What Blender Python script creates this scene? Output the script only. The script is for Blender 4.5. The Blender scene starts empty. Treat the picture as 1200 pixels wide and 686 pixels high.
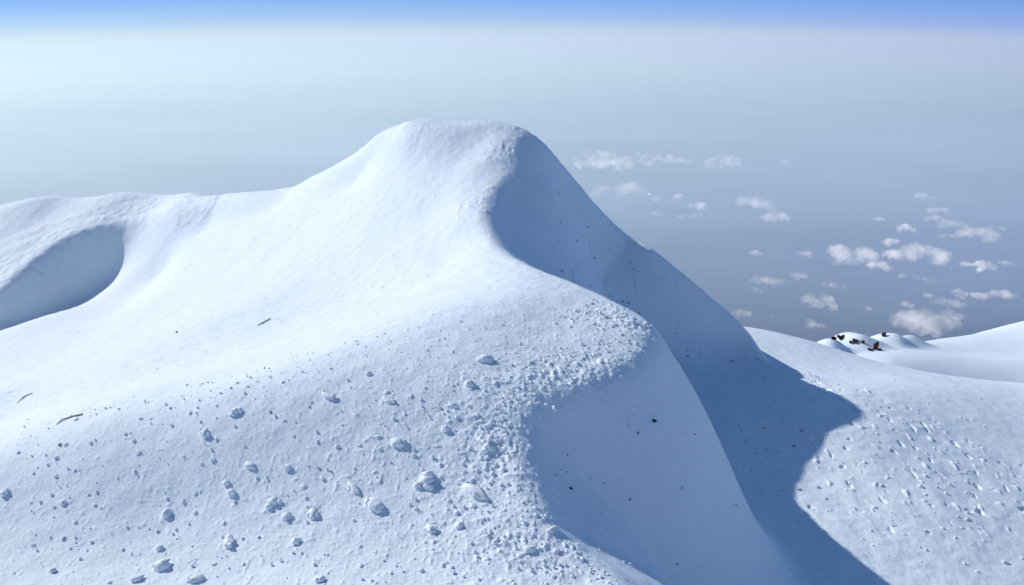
import bpy, bmesh, math, random
import numpy as np
from mathutils import Vector, Matrix
from mathutils.bvhtree import BVHTree

R = math.radians
random.seed(7)
sc = bpy.context.scene
col = sc.collection

# ------------------------------------------------------------------ helpers
def link(o, parent=None):
    col.objects.link(o)
    if parent is not None:
        o.parent = parent
    return o

def tag(o, label=None, cat=None, group=None, kind=None):
    if label: o['label'] = label
    if cat: o['category'] = cat
    if group: o['group'] = group
    if kind: o['kind'] = kind
    return o

def mesh_np(name, verts, faces, smooth=True):
    """verts (n,3), faces (m,4) or (m,3)"""
    me = bpy.data.meshes.new(name)
    k = faces.shape[1]
    me.vertices.add(len(verts)); me.loops.add(faces.size); me.polygons.add(len(faces))
    me.vertices.foreach_set('co', np.ascontiguousarray(verts, dtype=np.float32).ravel())
    me.loops.foreach_set('vertex_index', np.ascontiguousarray(faces, dtype=np.int32).ravel())
    me.polygons.foreach_set('loop_start', np.arange(0, faces.size, k, dtype=np.int32))
    me.polygons.foreach_set('loop_total', np.full(len(faces), k, dtype=np.int32))
    me.polygons.foreach_set('use_smooth', np.full(len(faces), smooth, dtype=bool))
    me.update(calc_edges=True)
    return me

# ------------------------------------------------------------------ camera
# the viewer stands at the origin; the snow lies about five metres lower
W, H, F = 1200.0, 686.0, 1167.0
PITCH = R(18.5)
cp, sp = math.cos(PITCH), math.sin(PITCH)
fwd, rgt, upv = np.array([0, cp, -sp]), np.array([1.0, 0, 0]), np.array([0, sp, cp])
cam = bpy.data.cameras.new('camera')
cam.sensor_width = 36.0
cam.lens = 36.0 * F / W
cam.clip_start, cam.clip_end = 0.1, 2.0e6
camo = link(bpy.data.objects.new('camera', cam))
camo.rotation_euler = (R(90) - PITCH, 0, 0)
sc.camera = camo

def ray(px, py):
    return fwd + rgt * (px - W / 2) / F - upv * (py - H / 2) / F

def at(px, py, y):
    """survey point: the bearing seen at (px, py), y metres out"""
    d = ray(px, py)
    return d * (y / d[1])

# ------------------------------------------------------------------ sun
SUN_AZ, SUN_EL = R(-51.5), R(29.3)      # bearing from +Y, negative is to the left
S = np.array([math.sin(SUN_AZ) * math.cos(SUN_EL), math.cos(SUN_AZ) * math.cos(SUN_EL), math.sin(SUN_EL)])

# ------------------------------------------------------------------ noise
def _hash(ix, iy, seed):
    h = (ix.astype(np.int64) * 374761393 + iy.astype(np.int64) * 668265263 + seed * 974711) & 0xFFFFFFFF
    h = ((h ^ (h >> 13)) * 1274126177) & 0xFFFFFFFF
    h = h ^ (h >> 16)
    return (h & 0xFFFF).astype(np.float32) / 65535.0

def vnoise(x, y, seed=0):
    """gradient noise, about -1..1"""
    fx, fy = np.floor(x), np.floor(y)
    tx, ty = (x - fx).astype(np.float32), (y - fy).astype(np.float32)
    ux = tx * tx * tx * (tx * (tx * 6 - 15) + 10); uy = ty * ty * ty * (ty * (ty * 6 - 15) + 10)
    def g(dx, dy):
        a = _hash(fx + dx, fy + dy, seed) * (2 * math.pi)
        return np.cos(a) * (tx - dx) + np.sin(a) * (ty - dy)
    a = g(0, 0); b = g(1, 0); c = g(0, 1); d = g(1, 1)
    return 1.5 * ((a + (b - a) * ux) * (1 - uy) + (c + (d - c) * ux) * uy)

def sstep(a, b, x):
    t = np.clip((x - a) / (b - a), 0, 1)
    return t * t * (3 - 2 * t)

# ------------------------------------------------------------------ smooth surfaces through survey points
class Sheet:
    def __init__(self, pts, lam=0.02):
        P = np.array(pts, dtype=float)
        self.xy = P[:, :2]; n = len(P)
        A = np.zeros((n + 3, n + 3)); b = np.zeros(n + 3)
        A[:n, :n] = self.k(self.xy[:, 0][:, None] - self.xy[:, 0], self.xy[:, 1][:, None] - self.xy[:, 1]) + lam * np.eye(n)
        A[:n, n] = 1; A[:n, n + 1:] = self.xy
        A[n, :n] = 1; A[n + 1:, :n] = self.xy.T
        b[:n] = P[:, 2]
        self.w = np.linalg.solve(A, b)
    @staticmethod
    def k(dx, dy):
        r2 = dx * dx + dy * dy + 1e-9
        return 0.5 * r2 * np.log(r2)
    def __call__(self, x, y):
        n = len(self.xy); z = self.w[n] + self.w[n + 1] * x + self.w[n + 2] * y
        for i in range(n):
            z = z + self.w[i] * self.k(x - self.xy[i, 0], y - self.xy[i, 1])
        return z

def catmull(P, per=10):
    P = np.array(P, dtype=float)
    Q = np.vstack([2 * P[0] - P[1], P, 2 * P[-1] - P[-2]])
    out = []
    for i in range(1, len(Q) - 2):
        for t in np.linspace(0, 1, per, endpoint=False):
            a, b, c, d = Q[i - 1], Q[i], Q[i + 1], Q[i + 2]
            out.append(0.5 * ((2 * b) + (c - a) * t + (2 * a - 5 * b + 4 * c - d) * t * t + (3 * b - a - 3 * c + d) * t ** 3))
    out.append(P[-1])
    return np.array(out)

class Crest:
    """a curve of points (x, y, z, ...): signed distance (+ on the right) and blended values"""
    def __init__(self, P, per=10, tau=0.45):
        self.c = catmull(P, per); self.tau = tau
        t = np.gradient(self.c[:, :2], axis=0)
        self.t = t / np.linalg.norm(t, axis=1)[:, None]
    def __call__(self, x, y):
        c = self.c; nv = c.shape[1] - 2
        best = np.full(x.shape, 1e9); side = np.zeros(x.shape)
        for p, q in zip(c[:-1], c[1:]):
            ex, ey = q[0] - p[0], q[1] - p[1]; L2 = ex * ex + ey * ey
            dx, dy = x - p[0], y - p[1]
            t = np.clip((dx * ex + dy * ey) / L2, 0, 1)
            d = np.hypot(dx - t * ex, dy - t * ey)
            n = d < best - 1e-9
            best = np.where(n, d, best); side = np.where(n, dx * ey - dy * ex, side)
        ws = np.zeros(x.shape); vals = [np.zeros(x.shape) for _ in range(nv)]
        tau = self.tau + 0.12 * best
        for p in c:
            wt = np.exp(-(np.hypot(x - p[0], y - p[1]) - best) / tau)
            ws += wt
            for k in range(nv): vals[k] += wt * p[2 + k]
        return side, best * np.sign(side), [v / ws for v in vals]

def smax(a, b, k):
    h = np.clip(0.5 + 0.5 * (a - b) / k, 0, 1)
    return b + (a - b) * h + k * h * (1 - h)

def drop(d, slope, r, q=0.0):
    dd = np.maximum(d, 0)
    return slope * (np.sqrt(dd * dd + r * r) - r) + q * dd * dd

# --- the long crest: from the near dome back over the saddle to the summit, then down the spur on the right
#      (px, py, metres out, flank slope, rounding)
CREST = [(738, 760, 7.8, .85, .5, .0), (688, 690, 9.4, .85, .45, .0), (612, 612, 10.5, .8, .45, .02), (586, 520, 12.0, .8, .45, .05), (612, 462, 13.0, .8, .45, .08),
         (706, 424, 14.2, .85, .45, .2), (744, 378, 15.8, 1.0, .3, .48), (700, 350, 17.2, 1.05, .35, .2), (608, 312, 20.0, .95, .4, .0),
         (568, 288, 22.6, .9, .5, .0), (556, 248, 25.0, .85, .7, .0), (580, 203, 27.5, .85, .8, .0), (640, 170, 30.4, .85, .8, .0),
         (690, 232, 30.8, .85, .6, .0), (740, 280, 30.7, .85, .6, .0), (768, 294, 30.0, .85, .6, .0), (800, 322, 29.8, .85, .6, .0), (866, 378, 29.2, .85, .6, .0), (888, 404, 28.8, .85, .6, .0), (915, 450, 28.0, .85, .6, .0)]
crest_pts = [tuple(at(a, b, c)) + (s, r, q) for a, b, c, s, r, q in CREST]
crest = Crest(crest_pts)

# --- sunlit left side
LIT = [(0, 760, 8.0), (300, 760, 7.9), (600, 760, 7.9),
       (0, 686, 10.0), (250, 686, 9.8), (480, 686, 9.5), (640, 686, 9.4),
       (0, 610, 11.3), (200, 600, 11.25), (420, 600, 10.9), (560, 560, 11.4),
       (0, 536, 12.5), (120, 500, 12.8), (260, 455, 13.5), (260, 447, 14.3), (380, 415, 14.4), (380, 408, 15.1), (500, 378, 15.5), (600, 350, 16.6),
       (250, 520, 12.2), (420, 480, 12.7), (540, 440, 13.4), (640, 390, 15.2),
       (0, 495, 17.6), (120, 455, 18.8), (260, 420, 19.3), (380, 385, 19.2), (500, 350, 19.2),
       (0, 450, 23.5), (120, 410, 25.0), (260, 370, 24.5), (400, 330, 25.4), (500, 310, 23.6),
       (0, 398, 30.8), (60, 368, 34.0), (115, 345, 38.2), (155, 300, 40.6), (172, 266, 41.2),
       (190, 320, 35.5), (260, 300, 32.8), (380, 270, 29.8), (500, 250, 26.3),
       (260, 250, 36.0), (330, 235, 34.5), (420, 210, 31.6), (500, 190, 29.0), (540, 165, 29.6),
       (275, 227, 38.0), (300, 224.5, 37.0), (330, 221, 36.0), (365, 208, 34.9), (400, 190, 33.8), (440, 160, 32.4), (480, 144, 31.5), (530, 142, 31.2), (580, 142, 31.0), (615, 152, 30.6),
       (190, 258, 38.8), (225, 231, 40.3), (0, 365, 40), (-120, 365, 40), (-120, 340, 46), (20, 290, 46), (80, 262, 46), (150, 245, 45)]
SIL = [(275, 227, 38.0), (300, 224.5, 37.0), (330, 221, 36.0), (365, 208, 34.9), (400, 190, 33.8), (440, 160, 32.4), (480, 144, 31.5), (530, 142, 31.2), (580, 142, 31.0), (615, 152, 30.6), (225, 229, 40.0), (250, 228, 39.0), (275, 226, 38.0), (300, 224, 37.0), (365, 209, 34.9)]
SIL = [(p[0], p[1], p[2] + 3.2, -1.9) for p in SIL if p[0] > 380] + [(225, 230, 44.2, -2.2), (290, 226, 41.4, -2.6), (345, 216, 39.6, -2.6)] + [(p[0], p[1], p[2] + 6, -4.5) for p in SIL]
behind = lambda L: [tuple(at(*p[:3]) + np.array([0, 0, p[3]])) for p in L]
BACK = [(-14, 46, -22), (-8, 44, -19), (-2, 42, -18), (4, 40, -17), (9, 38, -18), (14, 37, -20)]
lit = Sheet([tuple(at(*p)) for p in LIT] + [p[:3] for p in crest_pts] + BACK + behind(SIL), 0.10)

# --- shoulder on the left with its drift lip
LIP = [(-160, 430, 32.5), (-60, 390, 34.0), (0, 334, 36.0), (50, 290, 38.2), (100, 264, 39.5), (155, 254, 40.0), (205, 247, 39.2), (250, 242, 38.0)]
lip_pts = [tuple(at(*p)) + (1.4,) for p in LIP]
lip = Crest(lip_pts)
SHO = [(0, 290, 38.9), (0, 242, 43.5), (60, 250, 41.5), (60, 230, 43.5), (150, 236, 41.5), (150, 225, 43.0), (220, 229, 41.0), (-120, 300, 41.0), (-120, 270, 43.5)]
SSIL = [(0, 241, 43.5), (60, 230, 43.5), (150, 225, 43.0), (-120, 270, 43.5)]
SSIL = [(p[0], p[1], p[2] + 2.6, -1.6) for p in SSIL]
SBACK = [(-40, 56, -24), (-28, 56, -23), (-18, 54, -22), (-10, 52, -22)]
sho = Sheet([tuple(at(*p)) for p in SHO] + [p[:3] for p in lip_pts] + SBACK + behind(SSIL), 0.02)

# --- open slope on the right
RIG = [(1000, 760, 13.2), (1250, 760, 14.0), (1120, 686, 15.9), (1280, 690, 16.4), (960, 585, 19.1), (1040, 630, 17.5), (1060, 600, 18.6), (1200, 600, 19.3),
       (945, 530, 21.3), (900, 490, 22.8), (850, 460, 24.8), (900, 440, 27.3), (1008, 515, 21.8), (1100, 520, 22.3), (1200, 520, 23.3), (1000, 460, 25.2), (1070, 480, 24.4), (1100, 455, 26.8), (1220, 470, 27.3),
       (890, 394, 37.0), (930, 402, 36.0), (960, 405, 35.0), (1000, 416, 33.0), (1000, 440, 28.0), (1050, 430, 31.5), (1120, 442, 30.5), (1200, 450, 30.5), (1320, 455, 31)]
RBACK = [(11, 46, -25), (16, 43, -24), (22, 41, -24), (30, 40, -26)]
rig = Sheet([tuple(at(*p)) for p in RIG] + RBACK, 0.25)

# --- far dune and the rocky hummock
DUN = [(1040, 424, 49.0), (1100, 440, 48.0), (1200, 452, 48.0), (1340, 460, 48), (1020, 412, 52.0), (1080, 404, 58.0), (1120, 395, 63.0), (1160, 389, 67), (1200, 383, 71.0), (1300, 366, 80.0), (1120, 415, 55.5), (1200, 410, 58)]
DBACK = [(12, 34, -27), (18, 36, -27), (26, 36, -28), (34, 34, -29), (8, 40, -27), (18, 76, -40), (28, 82, -41), (40, 92, -44), (10, 62, -28)]
dun = Sheet([tuple(at(*p)) for p in DUN] + DBACK, 0.03)
HUM = [(1003, 391, 54.0, 1.5, 1.3, 2.2), (1046, 391, 56.0, 2.2, 1.9, 2.6), (1068, 396, 57.5, 1.6, 1.4, 2.2), (975, 398, 52.0, 1.4, 1.3, 1.6), (1022, 400, 53.5, 2.2, 1.8, 2.0)]

def blur(A, sr, sa):
    for ax, sg in ((0, sr), (1, sa)):
        n = int(3 * sg); kern = np.exp(-0.5 * (np.arange(-n, n + 1) / sg) ** 2); kern /= kern.sum()
        P = np.moveaxis(A, ax, 0); P = np.concatenate([np.repeat(P[:1], n, 0), P, np.repeat(P[-1:], n, 0)])
        A = np.moveaxis(sum(kern[i] * P[i:i + A.shape[ax]] for i in range(2 * n + 1)), 0, ax)
    return A

def base_height(x, y):
    side, d, (zc, sl, rr, qq) = crest(x, y)
    zl = lit(x, y)
    if zl.ndim == 2 and zl.shape[0] > 10:      # the wind has smoothed the sunny flank
        ridge = np.array([at(*q)[:2] for q in sorted([(q[0], q[1], q[2]) for q in LIT if q[:2] in ((225, 231), (300, 224.5), (330, 221), (365, 208), (400, 190), (440, 160), (480, 144), (530, 142), (580, 142))], key=lambda q: q[0])])
        ry_ = np.interp(x, ridge[:, 0], ridge[:, 1])
        f = sstep(17, 22, y) * sstep(0.6, 2.6, ry_ - y) * sstep(-13.5, -11.5, x) * sstep(0.4, 1.6, -d)
        zl = zl * (1 - f) + blur(zl, 6, 10) * f
    # left of the crest the lit sheet, right of it the steep shaded flank
    m = sstep(-0.2, 0.8, d)
    zr = zc - drop(d, sl, rr, qq)
    z = zl * (1 - m) + np.minimum(zr, zc) * m
    s2, d2, (zc2, sl2) = lip(x, y)
    zs = sho(x, y)
    m2 = sstep(-0.3, 0.8, d2)
    zs = zs * (1 - m2) + (zc2 - drop(d2, sl2, 0.9)) * m2
    left = sstep(-8.5, -12.0, x) * sstep(26, 32, y)
    z = np.where(left > 0, z * (1 - left) + smax(z, zs, 0.8) * left, z)
    zg = rig(x, y)
    z = z - 7 * sstep(7.4, 10.0, x) * sstep(1.0, -0.5, d)
    gate = np.maximum(sstep(0.3, 1.6, d) * sstep(1.0, 3.5, x), sstep(5.5, 7.5, x))
    z = np.where(gate > 0, z * (1 - gate) + smax(z, zg, 0.7 + 1.2 * (1 - sstep(25, 31, y))) * gate, z)
    far = sstep(5, 9, x) * sstep(30, 34, y)
    zd = dun(x, y)
    for px, py, yy, w, h, k in HUM:
        p = at(px, py, yy)
        g = np.exp(-(((x - p[0]) / w) ** 2 + ((y - p[1]) / k) ** 2))
        zd = zd + g * h * 0.0
        zd = smax(zd, p[2] - h + h * np.exp(-(((x - p[0]) / w) ** 2 + ((y - p[1]) / k) ** 2)) - 0.06 * np.hypot(x - p[0], y - p[1]) ** 2 + 0.12 * vnoise(x / 1.3, y / 1.3, 71), 0.7)
    z = np.where(far > 0, z * (1 - far) + smax(z, zd, 0.4) * far, z)
    r = np.hypot(x, y)
    z = np.where(r > 82, np.minimum(z, -28 - 0.62 * (r - 82)), z)
    return z, d, d2

# polar sheet around the viewer: fine inside the view, coarse behind
a_in = np.linspace(R(-32), R(32), 260)
a_l = np.linspace(R(-180), R(-32), 50)[:-1]; a_r = np.linspace(R(32), R(180), 50)[1:]
AZ = np.concatenate([a_l, a_in, a_r])
RD = np.concatenate([np.geomspace(0.5, 7.5, 24)[:-1], np.geomspace(7.5, 75, 330), np.geomspace(78, 5000, 40)])
def polar_xy(az, rd):
    A, D = np.meshgrid(az, rd)
    return D * np.sin(A), D * np.cos(A)
X0, Y0 = polar_xy(AZ, RD)
Z0, D0, E0 = base_height(X0, Y0)

def up_1d(v, f):
    n = len(v); t = np.arange((n - 1) * f + 1) / f
    i = np.clip(np.floor(t).astype(int), 0, n - 2); return i, t - i
def cubic_up(Z, axis, f):
    Z = np.moveaxis(Z, axis, 0); n = Z.shape[0]
    i, t = up_1d(Z[:, 0], f)
    g = lambda k: Z[np.clip(i + k, 0, n - 1)]
    t = t.reshape((-1,) + (1,) * (Z.ndim - 1))
    a, b, c, d = g(-1), g(0), g(1), g(2)
    out = 0.5 * ((2 * b) + (c - a) * t + (2 * a - 5 * b + 4 * c - d) * t * t + (3 * b - a - 3 * c + d) * t ** 3)
    return np.moveaxis(out, 0, axis)
UF = 4
AZf = np.interp(np.arange((len(AZ) - 1) * UF + 1) / UF, np.arange(len(AZ)), AZ)
RDf = np.interp(np.arange((len(RD) - 1) * UF + 1) / UF, np.arange(len(RD)), RD)
X, Y = polar_xy(AZf, RDf)
Z = cubic_up(cubic_up(Z0, 0, UF), 1, UF)

D = cubic_up(cubic_up(D0, 0, UF), 1, UF)      # distance right of the long crest
E = cubic_up(cubic_up(E0, 0, UF), 1, UF)      # distance right of the drift lip
ZB = Z.copy()
def lumps(x, y, s, thr, seed):
    """scattered rounded clods of size s, 0..1"""
    n = vnoise(x / s, y / s, seed)
    return np.clip((n - thr) / (1 - thr), 0, 1) ** 0.7
def detail(x, y, D, E):
    r = np.hypot(x, y)
    lit_side = 1 - sstep(0.2, 0.7, D + 0.25 * vnoise(x / 0.5, y / 0.5, 31))
    edge = np.exp(-((D + 0.05) / 0.65) ** 2) * (0.25 + 0.75 * sstep(-0.35, 0.35, vnoise(x / 1.3, y / 1.3, 41)))   # broken rime along the brink
    edge = edge * np.where(y > 16.6, 1 - 0.85 * sstep(16.4, 17.2, y) * (1 - sstep(23.5, 25.5, y)), 1)
    near = 1 - sstep(15.8, 18, y) * 0.85 - 0.15 * sstep(18, 24, y)
    patch = 0.5 + 0.5 * vnoise(x / 2.3, y / 2.3, 11)
    patch2 = sstep(0.35, 0.8, 0.5 + 0.7 * vnoise(x / 1.1, y / 1.1, 12))
    face = sstep(0.1, 0.6, D)
    right = sstep(4.5, 7.0, x) * sstep(12, 15, y) * (1 - sstep(40, 46, y))
    left_sh = np.exp(-((E + 0.3) / 1.6) ** 2) * sstep(-9, -12, x)
    dome = near * lit_side
    rough = dome * (0.35 + 0.65 * np.exp(-np.maximum(-D, 0) / 3.0))
    g = vnoise(x / 0.07, y / 0.07, 1) * 0.6 + vnoise(x / 0.15, y / 0.15, 2) * 0.8
    amp = 0.0030 * rough * (0.5 + 0.8 * patch) + 0.008 * dome * edge + 0.0024 * right + 0.0014 + 0.0012 * face
    z = g * amp
    m = vnoise(x / 0.33, y / 0.33, 3) + 0.5 * vnoise(x / 0.7, y / 0.7, 4)
    z += m * (0.010 * rough + 0.012 * edge * lit_side + 0.006 * right + 0.003 + 0.012 * left_sh) + left_sh * (0.022 * vnoise(x / 0.3, y / 0.3, 61) + 0.02 * lumps(x, y, 0.2, 0.3, 62))
    fe = edge * lit_side * (1 - near)
    z += fe * (0.010 * vnoise(x / 0.34, y / 0.34, 5) + 0.012 * vnoise(x / 0.17, y / 0.17, 6) + 0.040 * lumps(x, y, 0.12, 0.30, 16) + 0.030 * lumps(x, y, 0.19, 0.38, 17))
    # clods stuck in the surface
    z += rough * (0.15 + 0.85 * patch2) * 0.034 * lumps(x, y, 0.11, 0.50, 21)
    z += rough * 0.020 * lumps(x, y, 0.075, 0.42, 32) + rough * 0.012 * lumps(x, y, 0.05, 0.36, 34) * sstep(16, 12, r)
    z += dome * edge * 0.045 * lumps(x, y, 0.16, 0.40, 22) * (0.3 + patch2)
    z += dome * edge * 0.030 * lumps(x, y, 0.095, 0.30, 23)
    z += dome * edge * 0.012 * lumps(x, y, 0.06, 0.25, 33)
    strew = np.exp(-(((x - 8.3) / 3.2) ** 2 + ((y - 18.2) / 3.5) ** 2))
    z += right * (0.10 + patch2) * 0.003 * strew * lumps(x, y, 0.12, 0.50, 24)
    z += right * 0.005 * lumps(x, y, 0.10, 0.35, 25)
    sunny = lit_side * sstep(14, 20, y) * (x < 3) * (1 - sstep(44, 48, y))
    z += sunny * (0.030 * lumps(x, y, 0.19, 0.60, 51) + 0.014 * lumps(x, y, 0.12, 0.45, 52)) * (0.3 + patch)
    z += sunny * (0.006 * vnoise(x / 0.2, y / 0.2, 53) + 0.010 * vnoise(x / 0.45, y / 0.45, 54)) + face * (0.006 * vnoise(x / 0.25, y / 0.25, 55) + 0.020 * vnoise(x / 0.9, y / 0.9, 56) + 0.010 * vnoise(x / 0.5, y / 1.4, 57))
    # pock marks on the shaded flank beyond the dome
    fl = face * sstep(16.5, 20, y) * (1 - sstep(31, 34, y)) * sstep(0.5, 1.5, x)
    z -= fl * 0.11 * lumps(x, y * 0.6, 0.24, 0.60, 26)
    z += fl * 0.05 * lumps(x, y * 0.6, 0.20, 0.55, 27)
    z -= face * near * 0.010 * lumps(x, y, 0.2, 0.62, 28)
    # long soft undulations, and wind ripples on the shoulder
    z += 0.03 * vnoise(x / 4.2, y / 4.2, 7) * sstep(16, 24, y) + 0.016 * vnoise(x / 1.2, y / 1.7, 8) * sstep(12, 20, y)
    u = y * 0.93 - x * 0.37 + 0.8 * vnoise(x / 3, y / 3, 9)
    z += 0.007 * np.sin(u * 4.4 + 1.2 * vnoise(x / 5, y / 2, 10)) * sstep(-9, -14, x) * sstep(0.1, -1.5, E) * sstep(34, 38, y) * (1 - sstep(46, 50, y))
    return z * (1 - sstep(70, 80, r))
Z = Z + detail(X, Y, D, E)
LR = np.log(RDf)
def zat(x, y, tab=None):
    tab = Z if tab is None else tab
    a = math.atan2(x, y); r = math.hypot(x, y)
    i = int(np.clip(np.searchsorted(AZf, a) - 1, 0, len(AZf) - 2)); j = int(np.clip(np.searchsorted(RDf, r) - 1, 0, len(RDf) - 2))
    u = (a - AZf[i]) / (AZf[i + 1] - AZf[i]); v = (r - RDf[j]) / (RDf[j + 1] - RDf[j])
    return float((tab[j, i] * (1 - u) + tab[j, i + 1] * u) * (1 - v) + (tab[j + 1, i] * (1 - u) + tab[j + 1, i + 1] * u) * v)
def ground(px, py):
    """the first point of the snow on a bearing"""
    d = ray(px, py); t = 7.0; prev = None
    while t < 90:
        p = d * t
        if p[2] < zat(p[0], p[1]):
            lo, hi = t - 0.1, t
            for _ in range(12):
                mid = (lo + hi) / 2; p = d * mid
                if p[2] < zat(p[0], p[1]): hi = mid
                else: lo = mid
            return d * hi
        t += 0.1
    return None
def slope_at(x, y):
    e = 0.25
    return Vector((-(zat(x + e, y, ZB) - zat(x - e, y, ZB)) / (2 * e), -(zat(x, y + e, ZB) - zat(x, y - e, ZB)) / (2 * e), 1)).normalized()

nr, na = Z.shape
idx = np.arange(nr * na).reshape(nr, na)
faces = np.stack([idx[:-1, :-1], idx[:-1, 1:], idx[1:, 1:], idx[1:, :-1]], -1).reshape(-1, 4)[:, ::-1]
terrain_me = mesh_np('snow_terrain', np.stack([X, Y, Z], -1).reshape(-1, 3), faces)

# ------------------------------------------------------------------ materials
def new_mat(name):
    m = bpy.data.materials.new(name); m.use_nodes = True
    nt = m.node_tree; nt.nodes.clear()
    return m, nt, nt.nodes, nt.links

# ------------------------------------------------------------------ light
def lin(r, g, b):
    f = lambda c: c / 255 / 12.92 if c <= 10 else ((c / 255 + 0.055) / 1.055) ** 2.4
    return (f(r), f(g), f(b), 1)

class G:
    """small helper to write node graphs"""
    def __init__(self, nt): self.nt, self.N, self.L = nt, nt.nodes, nt.links
    def put(self, sock, v):
        if hasattr(v, 'is_output'): self.L.new(v, sock)
        else: sock.default_value = v
    def math(self, op, a, b=0.0, clamp=False):
        n = self.N.new('ShaderNodeMath'); n.operation = op; n.use_clamp = clamp
        self.put(n.inputs[0], a); self.put(n.inputs[1], b); return n.outputs[0]
    def vmath(self, op, a, b=None):
        n = self.N.new('ShaderNodeVectorMath'); n.operation = op
        self.put(n.inputs[0], a)
        if b is not None: self.put(n.inputs[1], b)
        return n.outputs['Value'] if op in ('LENGTH', 'DOT_PRODUCT') else n.outputs[0]
    def rng(self, v, a, b, c=0.0, d=1.0, smooth=False):
        n = self.N.new('ShaderNodeMapRange'); n.interpolation_type = 'SMOOTHSTEP' if smooth else 'LINEAR'
        self.put(n.inputs[0], v)
        for i, k in enumerate((a, b, c, d)): n.inputs[1 + i].default_value = k
        return n.outputs[0]
    def mix(self, f, a, b, mode='MIX'):
        n = self.N.new('ShaderNodeMix'); n.data_type = 'RGBA'; n.blend_type = mode
        self.put(n.inputs[0], f); self.put(n.inputs[6], a); self.put(n.inputs[7], b); return n.outputs[2]
    def ramp(self, v, stops):
        n = self.N.new('ShaderNodeValToRGB'); e = n.color_ramp.elements
        while len(e) > 1: e.remove(e[-1])
        e[0].position, e[0].color = stops[0]
        for p, c in stops[1:]:
            k = e.new(p); k.color = c
        self.put(n.inputs[0], v); return n.outputs[0]
    def xyz(self, v):
        n = self.N.new('ShaderNodeSeparateXYZ'); self.put(n.inputs[0], v); return n.outputs
    def noise(self, v, scale, detail=3.0, rough=0.5):
        n = self.N.new('ShaderNodeTexNoise'); self.put(n.inputs['Vector'], v)
        n.inputs['Scale'].default_value = scale; n.inputs['Detail'].default_value = detail; n.inputs['Roughness'].default_value = rough
        return n.outputs[0]

def snow_material(name, colr=(0.81, 0.885, 0.935), bump=0.35, glow=0.0):
    m, nt, N, L = new_mat(name); g = G(nt)
    out = N.new('ShaderNodeOutputMaterial'); b = N.new('ShaderNodeBsdfPrincipled')
    geo = N.new('ShaderNodeNewGeometry')
    n1 = g.noise(geo.outputs['Position'], 9.0, 6.0, 0.72)
    n2 = g.noise(geo.outputs['Position'], 0.8, 3.0, 0.5)
    f = g.math('ADD', g.math('MULTIPLY', n1, 0.10), g.math('ADD', g.math('MULTIPLY', n2, 0.06), 0.92))
    c = g.vmath('SCALE', (*colr,)); L.new(f, c.node.inputs[3])
    L.new(c, b.inputs['Base Color']); b.inputs['Roughness'].default_value = 0.7
    b.inputs['Specular IOR Level'].default_value = 0.12
    bp = N.new('ShaderNodeBump'); bp.inputs['Strength'].default_value = bump; bp.inputs['Distance'].default_value = 0.03
    n3 = g.noise(geo.outputs['Position'], 26.0, 4.0, 0.7)
    L.new(n3, bp.inputs['Height']); L.new(bp.outputs[0], b.inputs['Normal'])
    if glow:                                   # light that soaks through thin lumps of snow
        tr = N.new('ShaderNodeBsdfTranslucent'); L.new(c, tr.inputs[0]); mx = N.new('ShaderNodeMixShader'); mx.inputs[0].default_value = glow
        L.new(b.outputs[0], mx.inputs[1]); L.new(tr.outputs[0], mx.inputs[2]); L.new(mx.outputs[0], out.inputs[0])
    else:
        L.new(b.outputs[0], out.inputs[0])
    return m
snow = snow_material('snow')
terrain_me.materials.append(snow)
terrain = link(bpy.data.objects.new('terrain', terrain_me)); tag(terrain, kind='structure')

w = bpy.data.worlds.new('World'); sc.world = w; w.use_nodes = True
g = G(w.node_tree); bg = g.N['Background']
sky = g.N.new('ShaderNodeTexSky'); sky.sky_type = 'NISHITA'; sky.sun_disc = False
sky.sun_elevation = SUN_EL; sky.sun_rotation = SUN_AZ; sky.altitude = 3000
SKY_STRENGTH = 0.104
tc = g.N.new('ShaderNodeTexCoord')
ex, ey, ez = g.xyz(tc.outputs['Generated'])
el = g.math('DEGREES', g.math('ARCSINE', ez))
azi = g.math('DEGREES', g.math('ARCTAN2', ex, ey))
t = g.rng(el, -4.6, 0.0)
pos = lambda e: (e + 4.6) / 4.6
left = g.ramp(t, [(pos(-4.5), lin(223, 242, 252)), (pos(-3.8), lin(221, 241, 252)), (pos(-3.1), lin(186, 221, 253)), (pos(-2.1), lin(148, 196, 252)), (1.0, lin(96, 152, 240))])
right = g.ramp(t, [(pos(-4.5), lin(174, 188, 221)), (pos(-3.8), lin(173, 188, 222)), (pos(-3.1), lin(146, 170, 228)), (pos(-2.1), lin(120, 162, 232)), (1.0, lin(90, 134, 218))])
low = g.mix(g.rng(azi, -34, 34, smooth=False), left, right)
tint = g.mix(1.0, sky.outputs[0], (0.70, 0.97, 1.20, 1), 'MULTIPLY')
high = g.vmath('SCALE', tint); high.node.inputs[3].default_value = SKY_STRENGTH
g.L.new(g.mix(g.rng(el, 0.5, 9, smooth=True), low, high), bg.inputs[0]); bg.inputs[1].default_value = 1.0

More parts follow.
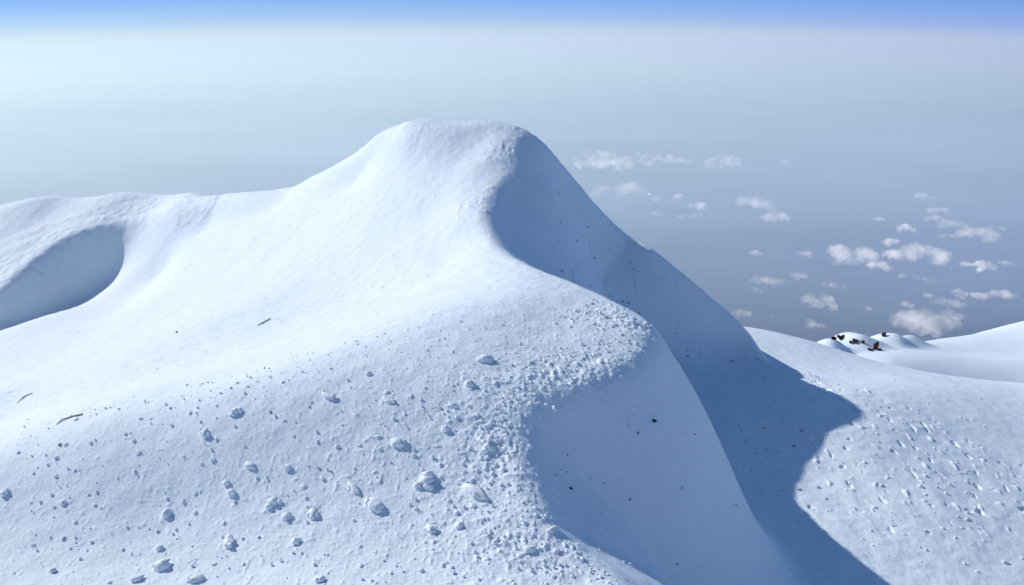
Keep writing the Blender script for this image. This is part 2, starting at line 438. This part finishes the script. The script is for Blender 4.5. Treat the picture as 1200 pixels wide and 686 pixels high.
# ------------------------------------------------------------------ the sea of haze far below
HZ, DIP = 3000.0, R(4.0)
RE = HZ / (1 / math.cos(DIP) - 1)
def haze_hit(px, py, up=0.0):
    """point on the haze sheet (raised by up) on the bearing of (px, py)"""
    d = ray(px, py); d = d / np.linalg.norm(d); c = np.array([0, 0, -HZ - RE]); rr = RE + up
    b = -np.dot(d, c); disc = b * b - (np.dot(c, c) - rr * rr)
    if disc < 0: return None
    return d * (-b - math.copysign(1, 1) * math.sqrt(disc)) if False else d * (-(np.dot(d, -c)) - math.sqrt(disc))
th = np.concatenate([[0], np.geomspace(100, 92000, 150)]) / RE
ph = np.linspace(-math.pi, math.pi, 361)
TH, PH = np.meshgrid(th, ph, indexing='ij')
hv = np.stack([RE * np.sin(TH) * np.sin(PH), RE * np.sin(TH) * np.cos(PH), RE * (np.cos(TH) - 1) - HZ], -1)
hi = np.arange(TH.size).reshape(TH.shape)
hf = np.stack([hi[:-1, :-1], hi[:-1, 1:], hi[1:, 1:], hi[1:, :-1]], -1).reshape(-1, 4)[:, ::-1]
m, nt, N, L = new_mat('haze'); g = G(nt)
out = N.new('ShaderNodeOutputMaterial')
geo = N.new('ShaderNodeNewGeometry'); px_, py_, pz_ = g.xyz(geo.outputs['Position'])
flat = N.new('ShaderNodeCombineXYZ'); L.new(px_, flat.inputs[0]); L.new(py_, flat.inputs[1])
rad = g.vmath('LENGTH', flat.outputs[0])
lr = g.math('LOGARITHM', rad, 10.0)
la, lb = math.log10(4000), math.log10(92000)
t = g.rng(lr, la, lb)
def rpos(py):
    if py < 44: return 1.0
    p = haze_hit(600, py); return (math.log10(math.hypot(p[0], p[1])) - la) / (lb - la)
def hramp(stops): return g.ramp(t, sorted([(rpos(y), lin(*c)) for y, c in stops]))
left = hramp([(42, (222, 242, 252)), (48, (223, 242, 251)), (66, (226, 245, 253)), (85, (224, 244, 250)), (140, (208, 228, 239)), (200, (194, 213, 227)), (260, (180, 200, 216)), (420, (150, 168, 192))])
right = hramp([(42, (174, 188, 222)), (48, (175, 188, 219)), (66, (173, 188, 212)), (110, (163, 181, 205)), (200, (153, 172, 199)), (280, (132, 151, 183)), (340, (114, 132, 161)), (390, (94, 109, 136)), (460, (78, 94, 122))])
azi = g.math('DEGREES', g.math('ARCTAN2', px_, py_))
hc = g.mix(g.rng(azi, -33, 31), left, right)  # distance haze and brightening towards the sun are painted into the ramps
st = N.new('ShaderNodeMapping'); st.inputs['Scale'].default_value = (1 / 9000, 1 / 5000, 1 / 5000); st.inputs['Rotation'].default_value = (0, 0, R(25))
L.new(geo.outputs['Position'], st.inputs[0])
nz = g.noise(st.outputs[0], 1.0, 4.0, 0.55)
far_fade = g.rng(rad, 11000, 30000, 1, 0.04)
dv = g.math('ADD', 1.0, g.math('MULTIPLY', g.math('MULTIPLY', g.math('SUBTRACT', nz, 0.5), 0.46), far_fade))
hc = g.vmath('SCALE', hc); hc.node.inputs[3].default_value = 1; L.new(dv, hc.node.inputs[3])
em = N.new('ShaderNodeEmission'); L.new(hc, em.inputs[0]); em.inputs[1].default_value = 0.765  # scattered sunlight put into the sheet as emission
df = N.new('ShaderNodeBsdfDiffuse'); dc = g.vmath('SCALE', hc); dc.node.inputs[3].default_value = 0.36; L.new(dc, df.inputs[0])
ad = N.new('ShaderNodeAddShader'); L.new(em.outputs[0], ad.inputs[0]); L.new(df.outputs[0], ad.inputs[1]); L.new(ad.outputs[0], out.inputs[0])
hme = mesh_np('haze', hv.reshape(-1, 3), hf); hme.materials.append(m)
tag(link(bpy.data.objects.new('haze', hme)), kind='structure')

sl = bpy.data.lights.new('sun', 'SUN'); sl.energy = 3.65; sl.angle = R(0.5); sl.color = (1, 0.975, 0.93)
so = link(bpy.data.objects.new('sun', sl))
so.rotation_euler = Vector(S).to_track_quat('Z', 'Y').to_euler()
sc.view_settings.view_transform = 'Standard'; sc.view_settings.look = 'None'; sc.view_settings.exposure = 0


# ------------------------------------------------------------------ snow clods
from mathutils import noise as mnoise
def ico(sub):
    bm = bmesh.new(); bmesh.ops.create_icosphere(bm, subdivisions=sub, radius=1.0); return bm

def clod_bm(seed, sub=3, stretch=(1, 1, .8), rough=0.35, freq=1.4):
    bm = ico(sub); off = Vector((seed * 7.3, seed * 3.1, seed * 5.7))
    for v in bm.verts:
        d = v.co.normalized()
        k = 1 + rough * mnoise.noise(d * freq + off) + rough * 0.5 * mnoise.noise(d * freq * 2.3 + off) + rough * 0.22 * mnoise.noise(d * freq * 5 + off)
        v.co = Vector((d.x * stretch[0], d.y * stretch[1], d.z * stretch[2])) * k
        if v.co.z < -0.35: v.co.z = -0.35 + (v.co.z + 0.35) * 0.3
    return bm
def bm_mesh(bm, name, mat, smooth=True):
    me = bpy.data.meshes.new(name); bm.to_mesh(me); bm.free()
    for p in me.polygons: p.use_smooth = smooth
    me.materials.append(mat); return me
def join_bm(a, b, M):
    me = bpy.data.meshes.new('tmp'); b.to_mesh(me); me.transform(M); a.from_mesh(me); bpy.data.meshes.remove(me); b.free()

snow_clod = snow_material('clod_snow', (0.86, 0.905, 0.95), 0.25)
def ragged(seed, sub, stretch, rough, freq, bits):
    bm = clod_bm(seed, sub, stretch, rough, freq); rr = random.Random(seed)
    for k in range(bits):
        a = rr.uniform(0, 6.28); q = rr.uniform(.55, 1.05)
        join_bm(bm, clod_bm(seed * 5 + k + 7, 2, (1.1, .9, .85), .5, 1.9),
                Matrix.Translation((q * stretch[0] * math.cos(a), q * stretch[1] * math.sin(a), rr.uniform(-.15, .45) * stretch[2])) @ Matrix.Scale(rr.uniform(.16, .42), 4))
    return bm
round_me = [bm_mesh(ragged(i + 1, 3, (1, .9, .72), .26, 1.3, 2), 'snow_clod', snow_clod) for i in range(4)]
lumpy_me = [bm_mesh(ragged(i + 21, 3, (1.2, .8, .6), .36, 1.7, 4), 'snow_clod', snow_clod) for i in range(4)]
long_me = [bm_mesh(ragged(i + 41, 3, (1.5, .55, .42), .4, 1.9, 6), 'snow_clod', snow_clod) for i in range(3)]
flat_me = [bm_mesh(ragged(i + 61, 3, (1.2, .6, .25), .4, 2.0, 4), 'snow_clod', snow_clod) for i in range(3)]
cluster_me = []
for i in range(3):
    bm = clod_bm(i + 81, 2, (.7, .6, .6), .5, 1.9); rr = random.Random(i)
    for k in range(6):
        a = rr.uniform(0, 6.28); q = rr.uniform(.45, 1.0)
        join_bm(bm, clod_bm(i * 9 + k + 101, 2, (1, .9, .85), .5, 1.9), Matrix.Translation((q * math.cos(a), q * math.sin(a), -0.05)) @ Matrix.Scale(rr.uniform(.25, .5), 4))
    cluster_me.append(bm_mesh(bm, 'snow_clod', snow_clod))
kinds = {'round': round_me, 'lumpy': lumpy_me, 'long': long_me, 'flat': flat_me, 'cluster': cluster_me}

def put_clod(name, me, p, size, rz, label, cat, group=None, sink=0.25, tilt=1.0):
    o = link(bpy.data.objects.new(name, me))
    n = slope_at(p[0], p[1]); q = Vector((0, 0, 1)).lerp(n, tilt).to_track_quat('Z', 'Y')
    o.rotation_mode = 'QUATERNION'
    from mathutils import Quaternion
    o.rotation_quaternion = q @ Quaternion((0, 0, 1), rz)
    o.scale = (size, size, size * .9)
    o.location = (p[0], p[1], zat(p[0], p[1], ZB) + size * (0.35 - sink) + 0.006)
    return tag(o, label, cat, group)

NAMED = [
 (190, 663, 22, 'round', 'largest round snow clod low on the near dome at the bottom left of the picture'),
 (440, 592, 25, 'lumpy', 'big lumpy snow clod on the middle of the near dome, blue shadow at its right'),
 (415, 571, 21, 'long', 'elongated snow clod just above and left of the big lumpy clod mid dome'),
 (467, 518, 20, 'lumpy', 'pointed snow clod with a dark triangular shadow, alone above the middle of the near dome'),
 (569, 421, 20, 'lumpy', 'uppermost sizeable snow clod on the near dome, below the bright saddle'),
 (550, 449, 15, 'round', 'tall narrow snow clod just below the uppermost clod of the near dome'),
 (500, 565, 34, 'cluster', 'broad heap of broken snow crumbs left of the long snow ledge near the brink'),
 (556, 577, 36, 'long', 'longest flat snow ledge lying beside the heap of broken crumbs by the brink'),
 (572, 523, 27, 'cluster', 'heaped snow clod close to the shaded bowl of the near dome'),
 (195, 601, 14, 'round', 'egg shaped snow clod straight above the largest round clod at bottom left'),
 (293, 545, 14, 'lumpy', 'pale snow clod up and right of a pair of touching clods on the near dome'),
 (337, 547, 12, 'round', 'small snow clod with dark base right of the pale clod on the near dome'),
 (265, 565, 10, 'round', 'upper one of two touching snow clods on the left of the near dome'),
 (271, 577, 13, 'round', 'lower one of two touching snow clods on the left of the near dome'),
 (336, 604, 14, 'round', 'left one of two equal snow clods side by side, lower middle of dome'),
 (367, 602, 17, 'lumpy', 'right one of two equal snow clods side by side, lower middle of dome'),
 (347, 633, 13, 'round', 'faint snow clod below the two side by side clods of the lower dome'),
 (160, 678, 14, 'lumpy', 'snow clod at the bottom edge just left of the largest round clod'),
 (187, 641, 11, 'round', 'small snow clod perched right above the largest round clod'),
 (6, 576, 12, 'round', 'dark sided snow clod at the very left edge of the picture'),
 (74, 588, 8, 'round', 'tiny round snow clod right of the one at the left edge'),
 (432, 437, 9, 'round', 'dark little snow clod on the upper near dome, left of the narrow clod'),
 (385, 464, 22, 'flat', 'flat layered snow flake on the upper left slope of the near dome'),
 (455, 468, 20, 'flat', 'thin flat snow flake right of the layered flake on the upper dome'),
 (522, 502, 12, 'round', 'isolated round snow clod left of the heaped clod by the shaded bowl'),
 (275, 482, 19, 'cluster', 'low patch of crumbled snow near the bright fold, upper left of dome'),
 (240, 507, 17, 'cluster', 'spread crumbs of snow below left of the crumbled patch, upper left dome'),
 (320, 588, 22, 'cluster', 'loose group of snow crumbs above the two side by side clods'),
 (505, 620, 17, 'lumpy', 'snow clod below the heap of broken crumbs in the lower middle'),
 (538, 615, 13, 'round', 'round snow clod right of the one below the broken heap'),
 (230, 678, 18, 'lumpy', 'half buried snow clod at the bottom edge right of the largest round clod'),
 (375, 678, 14, 'round', 'snow clod at the bottom edge in the middle of the near dome'),
 (268, 635, 24, 'flat', 'low wide snow flake between the largest round clod and the faint clod'),
 (62, 668, 9, 'round', 'small snow clod in the bottom left corner'),
 (648, 620, 22, 'long', 'snow ledge hanging on the brink of the shaded bowl at the bottom'),
 (620, 643, 16, 'lumpy', 'snow clod tucked behind the ledge on the lower brink'),
]
SC = {'round': .41, 'lumpy': .39, 'long': .33, 'flat': .36, 'cluster': .36}
taken = []
rng = random.Random(3)
for i, (px, py, wpx, kd, lab) in enumerate(NAMED):
    p = ground(px, py + 2)
    size = wpx * np.linalg.norm(p) / F * SC[kd]
    me = kinds[kd][i % len(kinds[kd])]
    put_clod('snow_clod', me, p, size, rng.uniform(-1.0, -.3) if kd in ('long', 'flat', 'lumpy') else rng.uniform(0, 6.28), lab, 'snow clod', 'snow clods on the near dome', sink=.16)
    taken.append((p[0], p[1]))

# smaller clods one can still count: crowded along the brink, thin elsewhere, and on the right slope
small = round_me + lumpy_me
n = 0; tries = 0
while n < 75 and tries < 5000:
    tries += 1
    c = crest.c[rng.randrange(len(crest.c))]
    if c[1] > 16.6 or c[1] < 8.0: continue
    dd = rng.gauss(0.12, .5); a = rng.uniform(-.4, .4)
    j = int(np.argmin(np.hypot(crest.c[:, 0] - c[0], crest.c[:, 1] - c[1]))); t = crest.t[j] if hasattr(crest, 't') else None
    t = crest.c[min(j + 1, len(crest.c) - 1), :2] - crest.c[max(j - 1, 0), :2]; t = t / np.linalg.norm(t)
    x, y = c[0] - t[1] * dd + t[0] * a, c[1] + t[0] * dd + t[1] * a
    s_ = rng.uniform(.016, .044)
    if dd < -.45: continue
    if any(math.hypot(x - u, y - v) < .12 for u, v in taken): continue
    taken.append((x, y)); n += 1
    put_clod('snow_crumb', small[n % 8], (x, y), s_, rng.uniform(0, 6.28), 'small white snow crumb in the crowd along the brink of the shaded bowl', 'snow crumb', 'snow crumbs along the brink')
n = 0
while n < 70:
    p = ground(rng.uniform(5, 560), rng.uniform(440, 684))
    if p is None or p[1] > 14.5 or any(math.hypot(p[0] - u, p[1] - v) < .22 for u, v in taken): continue
    taken.append((p[0], p[1])); n += 1
    put_clod('snow_crumb', small[n % 8], p, rng.uniform(.016, .034), rng.uniform(0, 6.28), 'small snow crumb scattered on the open grey face of the near dome', 'snow crumb', 'snow crumbs scattered on the near dome')
n = 0
while n < 28:
    px, py = rng.gauss(1085, 60), rng.gauss(610, 45)
    if not (955 < px < 1198 and 525 < py < 684): continue
    if py > 545 + (px - 950) * .85: continue
    p = ground(px, py)
    if p is None or any(math.hypot(p[0] - u, p[1] - v) < .3 for u, v in taken): continue
    taken.append((p[0], p[1])); n += 1
    put_clod('snow_crumb', small[n % 8], p, rng.uniform(.022, .055), rng.uniform(0, 6.28), 'small snow crumb lying on the sunlit slope at the lower right', 'snow crumb', 'snow crumbs on the right slope')

# the finest grit, past counting
gb = []
unit = ico(1); uv = np.array([v.co[:] for v in unit.verts]); uf = np.array([[v.index for v in f.verts] for f in unit.faces]); unit.free()
nr_ = np.random.default_rng(5)
def grit(n, pick, lo, hi):
    k = 0
    while k < n:
        q = pick()
        if q is None: continue
        x, y = q; k += 1
        s_ = lo + (hi - lo) * nr_.random() ** 2.5
        v = uv * (1 + 0.35 * (nr_.random((len(uv), 1)) - .5)) * s_ * np.array([1, 1, .8]) + np.array([x, y, zat(x, y, ZB) + s_ * .3 + .004])
        gb.append(v)
def pick_brink():
    c = crest.c[nr_.integers(len(crest.c))]
    if c[1] > 16.8 or c[1] < 8.0: return None
    j = int(np.argmin(np.hypot(crest.c[:, 0] - c[0], crest.c[:, 1] - c[1])))
    t = crest.c[min(j + 1, len(crest.c) - 1), :2] - crest.c[max(j - 1, 0), :2]; t = t / np.linalg.norm(t)
    dd = nr_.normal(.05, .42); a = nr_.uniform(-.5, .5)
    if dd < -.35: return None
    return c[0] - t[1] * dd + t[0] * a, c[1] + t[0] * dd + t[1] * a
def pick_dome():
    a = nr_.uniform(R(-29), R(8)); r = nr_.uniform(8.8, 15.5)
    x, y = r * math.sin(a), r * math.cos(a)
    return (x, y) if True else None
def pick_right():
    a = nr_.uniform(R(12), R(29)); r = nr_.uniform(15.5, 30)
    x, y = r * math.sin(a), r * math.cos(a)
    return (x, y) if x > 5 else None
grit(1000, pick_brink, .008, .032)
grit(900, pick_dome, .008, .026)
grit(420, pick_right, .012, .036)
gv = np.concatenate(gb); gf = np.concatenate([uf + i * len(uv) for i in range(len(gb))])
gme = mesh_np('snow_grit', gv, gf); gme.materials.append(snow_clod)
tag(link(bpy.data.objects.new('snow_grit', gme)), kind='stuff')

# ------------------------------------------------------------------ dark stones and scraps
def stone_material(name, dark, red):
    m, nt, N, L = new_mat(name); g = G(nt)
    out = N.new('ShaderNodeOutputMaterial'); b = N.new('ShaderNodeBsdfPrincipled')
    tcn = N.new('ShaderNodeTexCoord')
    n = g.noise(tcn.outputs['Object'], 2.2, 5, .6)
    c = g.ramp(n, [(.35, (*dark, 1)), (.62, (*red, 1)), (.75, tuple(k * .6 for k in dark) + (1,))])
    L.new(c, b.inputs['Base Color']); b.inputs['Roughness'].default_value = .9
    bp = N.new('ShaderNodeBump'); bp.inputs['Distance'].default_value = .1; L.new(g.noise(tcn.outputs['Object'], 6, 5, .65), bp.inputs['Height']); L.new(bp.outputs[0], b.inputs['Normal'])
    L.new(b.outputs[0], out.inputs[0]); return m
m_dark = stone_material('dark_rock', (.018, .013, .014), (.055, .026, .02))
m_ice = stone_material('ice_grit', (.36, .42, .54), (.50, .57, .67))
m_peb = stone_material('pebble', (.03, .034, .05), (.07, .075, .10))
m_red = stone_material('red_rock', (.03, .014, .012), (.13, .035, .022))
def rock_bm(seed, stretch, cuts=14, sub=3):
    bm = ico(sub); rr = random.Random(seed); off = Vector((seed * 1.7, seed * 4.1, seed))
    planes = [(Vector((rr.gauss(0, 1), rr.gauss(0, 1), rr.gauss(0, .8))).normalized(), rr.uniform(.42, .8)) for _ in range(cuts)]
    for v in bm.verts:
        d = v.co.copy()
        for nrm, h in planes:
            e = d.dot(nrm)
            if e > h: d -= nrm * (e - h)
        d *= 1 + .30 * mnoise.noise(d * 1.7 + off) + .2 * mnoise.noise(d * 4 + off)
        v.co = Vector((d.x * stretch[0], d.y * stretch[1], d.z * stretch[2]))
    return bm
def put_rock(px, py, yd, wpx, hpx, seed, mat, lab, extra=()):
    p = ground(px, py)
    if p is None or abs(p[1] - yd) > 8: p = at(px, py, yd); 
    k = np.linalg.norm(p) / F
    bm = rock_bm(seed, (1, .8, hpx / wpx))
    for (ox, oz, sc_, sd) in extra:
        join_bm(bm, rock_bm(sd, (1, .9, .9)), Matrix.Translation((ox, 0, oz)) @ Matrix.Scale(sc_, 4))
    o = link(bpy.data.objects.new('rock', bm_mesh(bm, 'rock', mat, False)))
    o.scale = (wpx * k / 2,) * 3
    o.location = (p[0], p[1], zat(p[0], p[1], ZB) + hpx * k * .12)
    return tag(o, lab, 'rock', 'dark rocks on the far hummock')
ROCKS = [
 (977, 398, 52, 8, 7, 3, m_dark, 'leftmost small dark rock on the rim of the far snowy hummock', ()),
 (986, 397, 52.5, 12, 7, 4, m_dark, 'dark wide rock second from left on the rim of the far hummock', ((-.5, .35, .45, 14),)),
 (1003, 400, 53, 12, 5, 5, m_dark, 'low slanting brown rock just under the left snow cap of the far hummock', ((-.9, -.25, .45, 15), (.7, -.1, .55, 25))),
 (1011, 402, 53.5, 7, 6, 6, m_dark, 'black rock at the right end of the slanting rock under the snow cap', ()),
 (1026, 409, 52, 9, 15, 7, m_red, 'tall reddish brown rock standing in the middle of the far hummock', ((-.2, .5, .6, 17),)),
 (1020, 411, 52, 8, 6, 8, m_dark, 'dark rock at the left foot of the reddish rock', ()),
 (1031, 411, 52, 8, 5, 9, m_dark, 'dark rock at the right foot of the reddish rock', ()),
 (1036, 394, 55.5, 7, 7, 10, m_dark, 'tiny lone black rock on the skyline of the far hummock', ()),
]
for a in ROCKS: put_rock(*a)
PEB = [(766, 494, 8, 'largest dark pebble on the smooth shaded face of the near dome'), (669, 573, 6, 'dark pebble low on the left of the shaded face of the near dome'),
       (748, 508, 5, 'small dark pebble just below left of the largest pebble on the shaded face'), (665, 534, 4, 'tiny dark pebble at the left margin of the shaded face'),
       (738, 586, 4, 'tiny dark pebble alone in the lower middle of the shaded face'), (207, 390, 4, 'tiny dark pebble on the bright snow right of the shaded hollow'), (70, 522, 5, 'tiny dark pebble at the fold on the left of the near dome')]
for i, (px, py, wpx, lab) in enumerate(PEB):
    p = ground(px, py)
    o = link(bpy.data.objects.new('pebble', bm_mesh(rock_bm(30 + i, (1, .9, .75), 7, 2), 'pebble', m_peb if wpx > 5 else m_ice)))
    k = wpx * np.linalg.norm(p) / F / 2.4; o.scale = (k, k, k); o.location = (p[0], p[1], zat(p[0], p[1]) + k * .3)
    tag(o, lab, 'pebble', 'dark pebbles on the snow')

# grey blue crumbs of ice strewn down the shaded flank, too fine to count
gb = []
def flank(n, boxes, lo, hi):
    k = 0
    while k < n:
        x0, x1, y0, y1 = boxes[nr_.integers(len(boxes))]
        px = nr_.uniform(x0, x1); py = nr_.uniform(y0, y1); p = ground(px, py)
        if p is None: continue
        k += 1; wpx = lo + (hi - lo) * nr_.random() ** 2; s_ = wpx * np.linalg.norm(p) / F / 2
        v = uv * (1 + 0.5 * (nr_.random((len(uv), 1)) - .5)) * s_ * np.array([1.1, 1.1, .5])
        gb.append(v + np.array([p[0], p[1], zat(p[0], p[1]) + s_ * .1]))
flank(100, [(640, 700, 250, 330), (690, 760, 300, 370), (740, 830, 330, 430), (800, 900, 400, 520), (850, 950, 480, 620), (880, 1000, 580, 680), (880, 960, 520, 600)], 1.6, 5.5)
flank(22, [(640, 780, 450, 600), (700, 860, 560, 680)], 1.4, 3.5)
gv = np.concatenate(gb); gf = np.concatenate([uf + i * len(uv) for i in range(len(gb))])
ime = mesh_np('ice_grit', gv, gf); ime.materials.append(m_ice)
tag(link(bpy.data.objects.new('ice_grit', ime)), kind='stuff')

m_twig, nt, N, L = new_mat('twig'); b = N.new('ShaderNodeBsdfPrincipled'); out = N.new('ShaderNodeOutputMaterial')
g = G(nt); tcn = N.new('ShaderNodeTexCoord'); L.new(g.ramp(g.noise(tcn.outputs['Object'], 30, 3), [(.3, (.20, .21, .25, 1)), (.7, (.42, .43, .48, 1))]), b.inputs[0]); b.inputs['Roughness'].default_value = .9; L.new(b.outputs[0], out.inputs[0])
def twig(pts_px, rad, lab):
    P = [Vector(ground(*q)) for q in pts_px]
    for i, q in enumerate(P): q.z = zat(q.x, q.y) + rad * (.2 + .9 * (i % 2))
    o0 = P[len(P) // 2]; bm = bmesh.new(); rings = []
    for i, q in enumerate(P):
        t = (P[min(i + 1, len(P) - 1)] - P[max(i - 1, 0)]).normalized(); u = t.orthogonal().normalized(); v_ = t.cross(u)
        r_ = rad * (1 - .6 * abs(i / (len(P) - 1) - .65) / .65)
        rings.append([bm.verts.new(q - o0 + (u * math.cos(a) + v_ * math.sin(a)) * r_) for a in np.linspace(0, 2 * math.pi, 7)[:-1]])
    for a, c in zip(rings[:-1], rings[1:]):
        for k in range(6): bm.faces.new((a[k], a[(k + 1) % 6], c[(k + 1) % 6], c[k]))
    bm.faces.new(rings[0][::-1]); bm.faces.new(rings[-1])
    o = link(bpy.data.objects.new('twig', bm_mesh(bm, 'twig', m_twig))); o.location = o0
    tag(o, lab, 'twig', 'twigs lying on the bright snow')
twig([(301, 382), (306, 380), (311, 377), (317, 374)], .02, 'short dark twig alone on the bright slope in the middle left')
twig([(66, 498), (74, 493), (84, 489), (97, 487)], .018, 'longest thin grey twig at the lower left, near the fold of the dome')
twig([(21, 472), (27, 467), (33, 463), (38, 462)], .02, 'short grey twig by the left edge, above the longest twig')


# ------------------------------------------------------------------ small cumulus drifting over the haze
m, nt, N, L = new_mat('cloud'); g = G(nt)
out = N.new('ShaderNodeOutputMaterial'); att = N.new('ShaderNodeObjectInfo')
vs = N.new('ShaderNodeVolumeScatter'); vs.inputs['Color'].default_value = (.70, .60, .52, 1); vs.inputs['Anisotropy'].default_value = 0.0
ve = N.new('ShaderNodeEmission'); ve.inputs['Color'].default_value = lin(216, 204, 188)  # glow added to the volume, standing for lit haze in front of it
sep = g.xyz(att.outputs['Color']); geo = N.new('ShaderNodeNewGeometry')
nzc = g.noise(geo.outputs['Position'], 1 / 170.0, 3.0, .6)
dens = g.math('MULTIPLY', g.math('MULTIPLY', sep[0], 0.03), g.rng(nzc, .38, .66))
L.new(dens, vs.inputs['Density']); L.new(g.math('MULTIPLY', dens, 0.38), ve.inputs['Strength'])
ad = N.new('ShaderNodeAddShader'); L.new(vs.outputs[0], ad.inputs[0]); L.new(ve.outputs[0], ad.inputs[1]); L.new(ad.outputs[0], out.inputs['Volume'])
m_cloud = m
sc.cycles.volume_bounces = 2; sc.cycles.max_bounces = 8

def cloud_mesh(seed, rx, ry, rz_, wisp):
    """billows heaped on a flat base; unit is metres"""
    rr = random.Random(seed); bm = bmesh.new(); n = 20 if not wisp else 16
    for k in range(n):
        a = rr.uniform(0, 6.28); q = math.sqrt(rr.random())
        x, y = q * math.cos(a) * .78, q * math.sin(a) * .78
        hgt = (1 - q * q) * rr.uniform(.4, 1.0)
        s_ = rr.uniform(.16, .34) * (1.15 - .5 * q) * (.8 if wisp else 1)
        b2 = ico(2)
        join_bm(bm, b2, Matrix.Translation((x * rx, y * ry, hgt * rz_ * .8)) @ Matrix.Diagonal((s_ * rx, s_ * ry, max(s_ * rx * .8, rz_ * .35) if not wisp else rz_ * .4, 1)))
    me = bpy.data.meshes.new('tmp'); bm.to_mesh(me); bm.free()
    t = bpy.data.objects.new('tmp', me); col.objects.link(t)
    r_ = t.modifiers.new('r', 'REMESH'); r_.mode = 'VOXEL'; r_.voxel_size = rx / 18
    dg = bpy.context.evaluated_depsgraph_get(); dg.update()
    me2 = bpy.data.meshes.new_from_object(t.evaluated_get(dg)); bpy.data.objects.remove(t); bpy.data.meshes.remove(me)
    co = np.empty(len(me2.vertices) * 3, np.float32); me2.vertices.foreach_get('co', co); co = co.reshape(-1, 3)
    no = np.array([v.normal[:] for v in me2.vertices]); f = 5.0 / rx
    for i in range(len(co)):
        q = Vector(co[i] * f) + Vector((seed * 3.3, seed, 0))
        k = mnoise.noise(q) * .12 + mnoise.noise(q * 2.2) * .08 + mnoise.noise(q * 4.5) * .04
        co[i] += no[i] * k * rx * np.array([1, 1, .6])
    me2.vertices.foreach_set('co', co.ravel()); me2.update()
    bm = bmesh.new(); bm.from_mesh(me2); left_ = set(bm.verts); best_ = []
    while left_:
        st_ = [left_.pop()]; isl = list(st_)
        while st_:
            for e_ in st_.pop().link_edges:
                for v_ in e_.verts:
                    if v_ in left_: left_.discard(v_); st_.append(v_); isl.append(v_)
        if len(isl) > len(best_): best_ = isl
    keep = set(best_); bmesh.ops.delete(bm, geom=[v_ for v_ in bm.verts if v_ not in keep], context='VERTS'); bm.to_mesh(me2); bm.free()
    me2.name = 'cloud'; me2.materials.clear(); me2.materials.append(m_cloud)
    for p in me2.polygons: p.use_smooth = True
    return me2

def cloud(i, px, py, wpx, hpx, thick, label, group):
    p = haze_hit(px, py, 500.0); dist = np.linalg.norm(p); k = dist / F
    wd = wpx * k; el_ = math.asin(-p[2] / dist)
    wd *= 1.3 if hpx < 22 else 1.45; rz_ = max(.10 * wd, .24 * hpx * k) if dist < 19000 else .07 * wd; ry = max(.28 * wd, (hpx * k - .8 * rz_ * math.cos(el_)) / math.sin(el_) * .5); ry = min(ry, wd * 1.3)
    o = link(bpy.data.objects.new('cloud', cloud_mesh(i + 1, wd * .5, ry, rz_, hpx < wpx * .24)))
    o.location = p; o.rotation_euler = (0, 0, -math.atan2(p[0], p[1]))
    o.color = (min(thick * 42.0 / (wd * .5), 5) , 0, 0, 1)
    tag(o, label, 'cloud', group)

BIG = [
 (705, 192, 70, 17, 1.6, 'leftmost pale cloud of the long top row, right beside the summit'),
 (838, 191, 78, 14, 2.2, 'brightest long cloud in the top row of clouds'),
 (738, 226, 92, 17, 1.3, 'long low cloud beside the shaded side of the summit, below the top row'),
 (883, 240, 48, 16, 1.0, 'twin cloud left half, alone in the middle of the haze'),
 (908, 255, 32, 13, 1.0, 'smaller cloud touching the lower right of the twin cloud'),
 (996, 301, 52, 28, 1.5, 'large round puffy cloud left of centre in the main cluster'),
 (1032, 314, 30, 14, 1.3, 'small oval cloud between the two big puffs of the main cluster'),
 (1080, 301, 52, 26, 1.4, 'large pinkish puffy cloud right in the main cluster'),
 (1047, 299, 26, 13, 1.1, 'cloud joined to the left side of the large pinkish puff'),
 (1046, 285, 22, 11, 1.1, 'small cloud between the lone top puff and the main cluster'),
 (1054, 269, 28, 15, 1.3, 'lone compact puff above the main cluster'),
 (1152, 314, 24, 18, 1.5, 'small square bright cloud with a blue shadow streak by the right edge'),
 (1146, 276, 42, 14, 1.0, 'bright right end of the broken chain of clouds at upper right'),
 (1118, 266, 36, 11, .8, 'middle of the broken chain of clouds at upper right'),
 (962, 354, 42, 20, 1.5, 'bright oval cloud low above the far hummock on the left'),
 (951, 382, 30, 11, 1.1, 'thin cloud just above the snow left of the far hummock'),
 (1086, 380, 58, 34, 1.4, 'largest pink cloud rising behind the gap between hummock and dune'),
 (1173, 350, 34, 20, 1.2, 'cloud above the dune near the right edge'),
 (900, 332, 42, 13, 1.0, 'flat cloud halfway down, right of the shaded spur'),
 (812, 256, 44, 10, .9, 'flat streak cloud below right of the long low cloud'),
 (818, 243, 24, 11, .7, 'faint small cloud right on top of the flat streak cloud'),
 (868, 368, 24, 12, .8, 'faint cloud half hidden by the shaded spur'),
]
WISP = [(775, 190, 66, 11), (908, 192, 48, 9), (738, 183, 50, 9), (795, 231, 16, 8), (766, 250, 22, 7), (884, 297, 16, 7), (945, 299, 20, 8), (884, 340, 16, 8), (934, 324, 26, 8),
        (1064, 324, 22, 7), (1086, 329, 22, 6), (1100, 248, 26, 9), (1076, 232, 44, 7), (1128, 236, 26, 6), (1131, 311, 16, 9), (1125, 345, 18, 15), (1147, 347, 18, 9), (1110, 356, 34, 11), (1066, 358, 22, 6),
        (975, 336, 26, 7), (1018, 362, 9, 7), (968, 335, 16, 7), (1095, 258, 24, 7), (1165, 268, 18, 6), (1112, 278, 20, 6), (905, 371, 10, 6), (1112, 371, 30, 10), (1030, 257, 14, 5), (1180, 310, 18, 6), (1086, 347, 14, 6)]
for i, (a, b, c, d, e, lab) in enumerate(BIG): cloud(i, a, b, c, d, e, lab, 'small clouds over the haze')
for i, (a, b, c, d) in enumerate(WISP): cloud(i + 40, a, b, c, d, 1.6 if b < 195 else .8, 'faint little wisp of cloud among the brighter puffs', 'faint wisps of cloud over the haze')
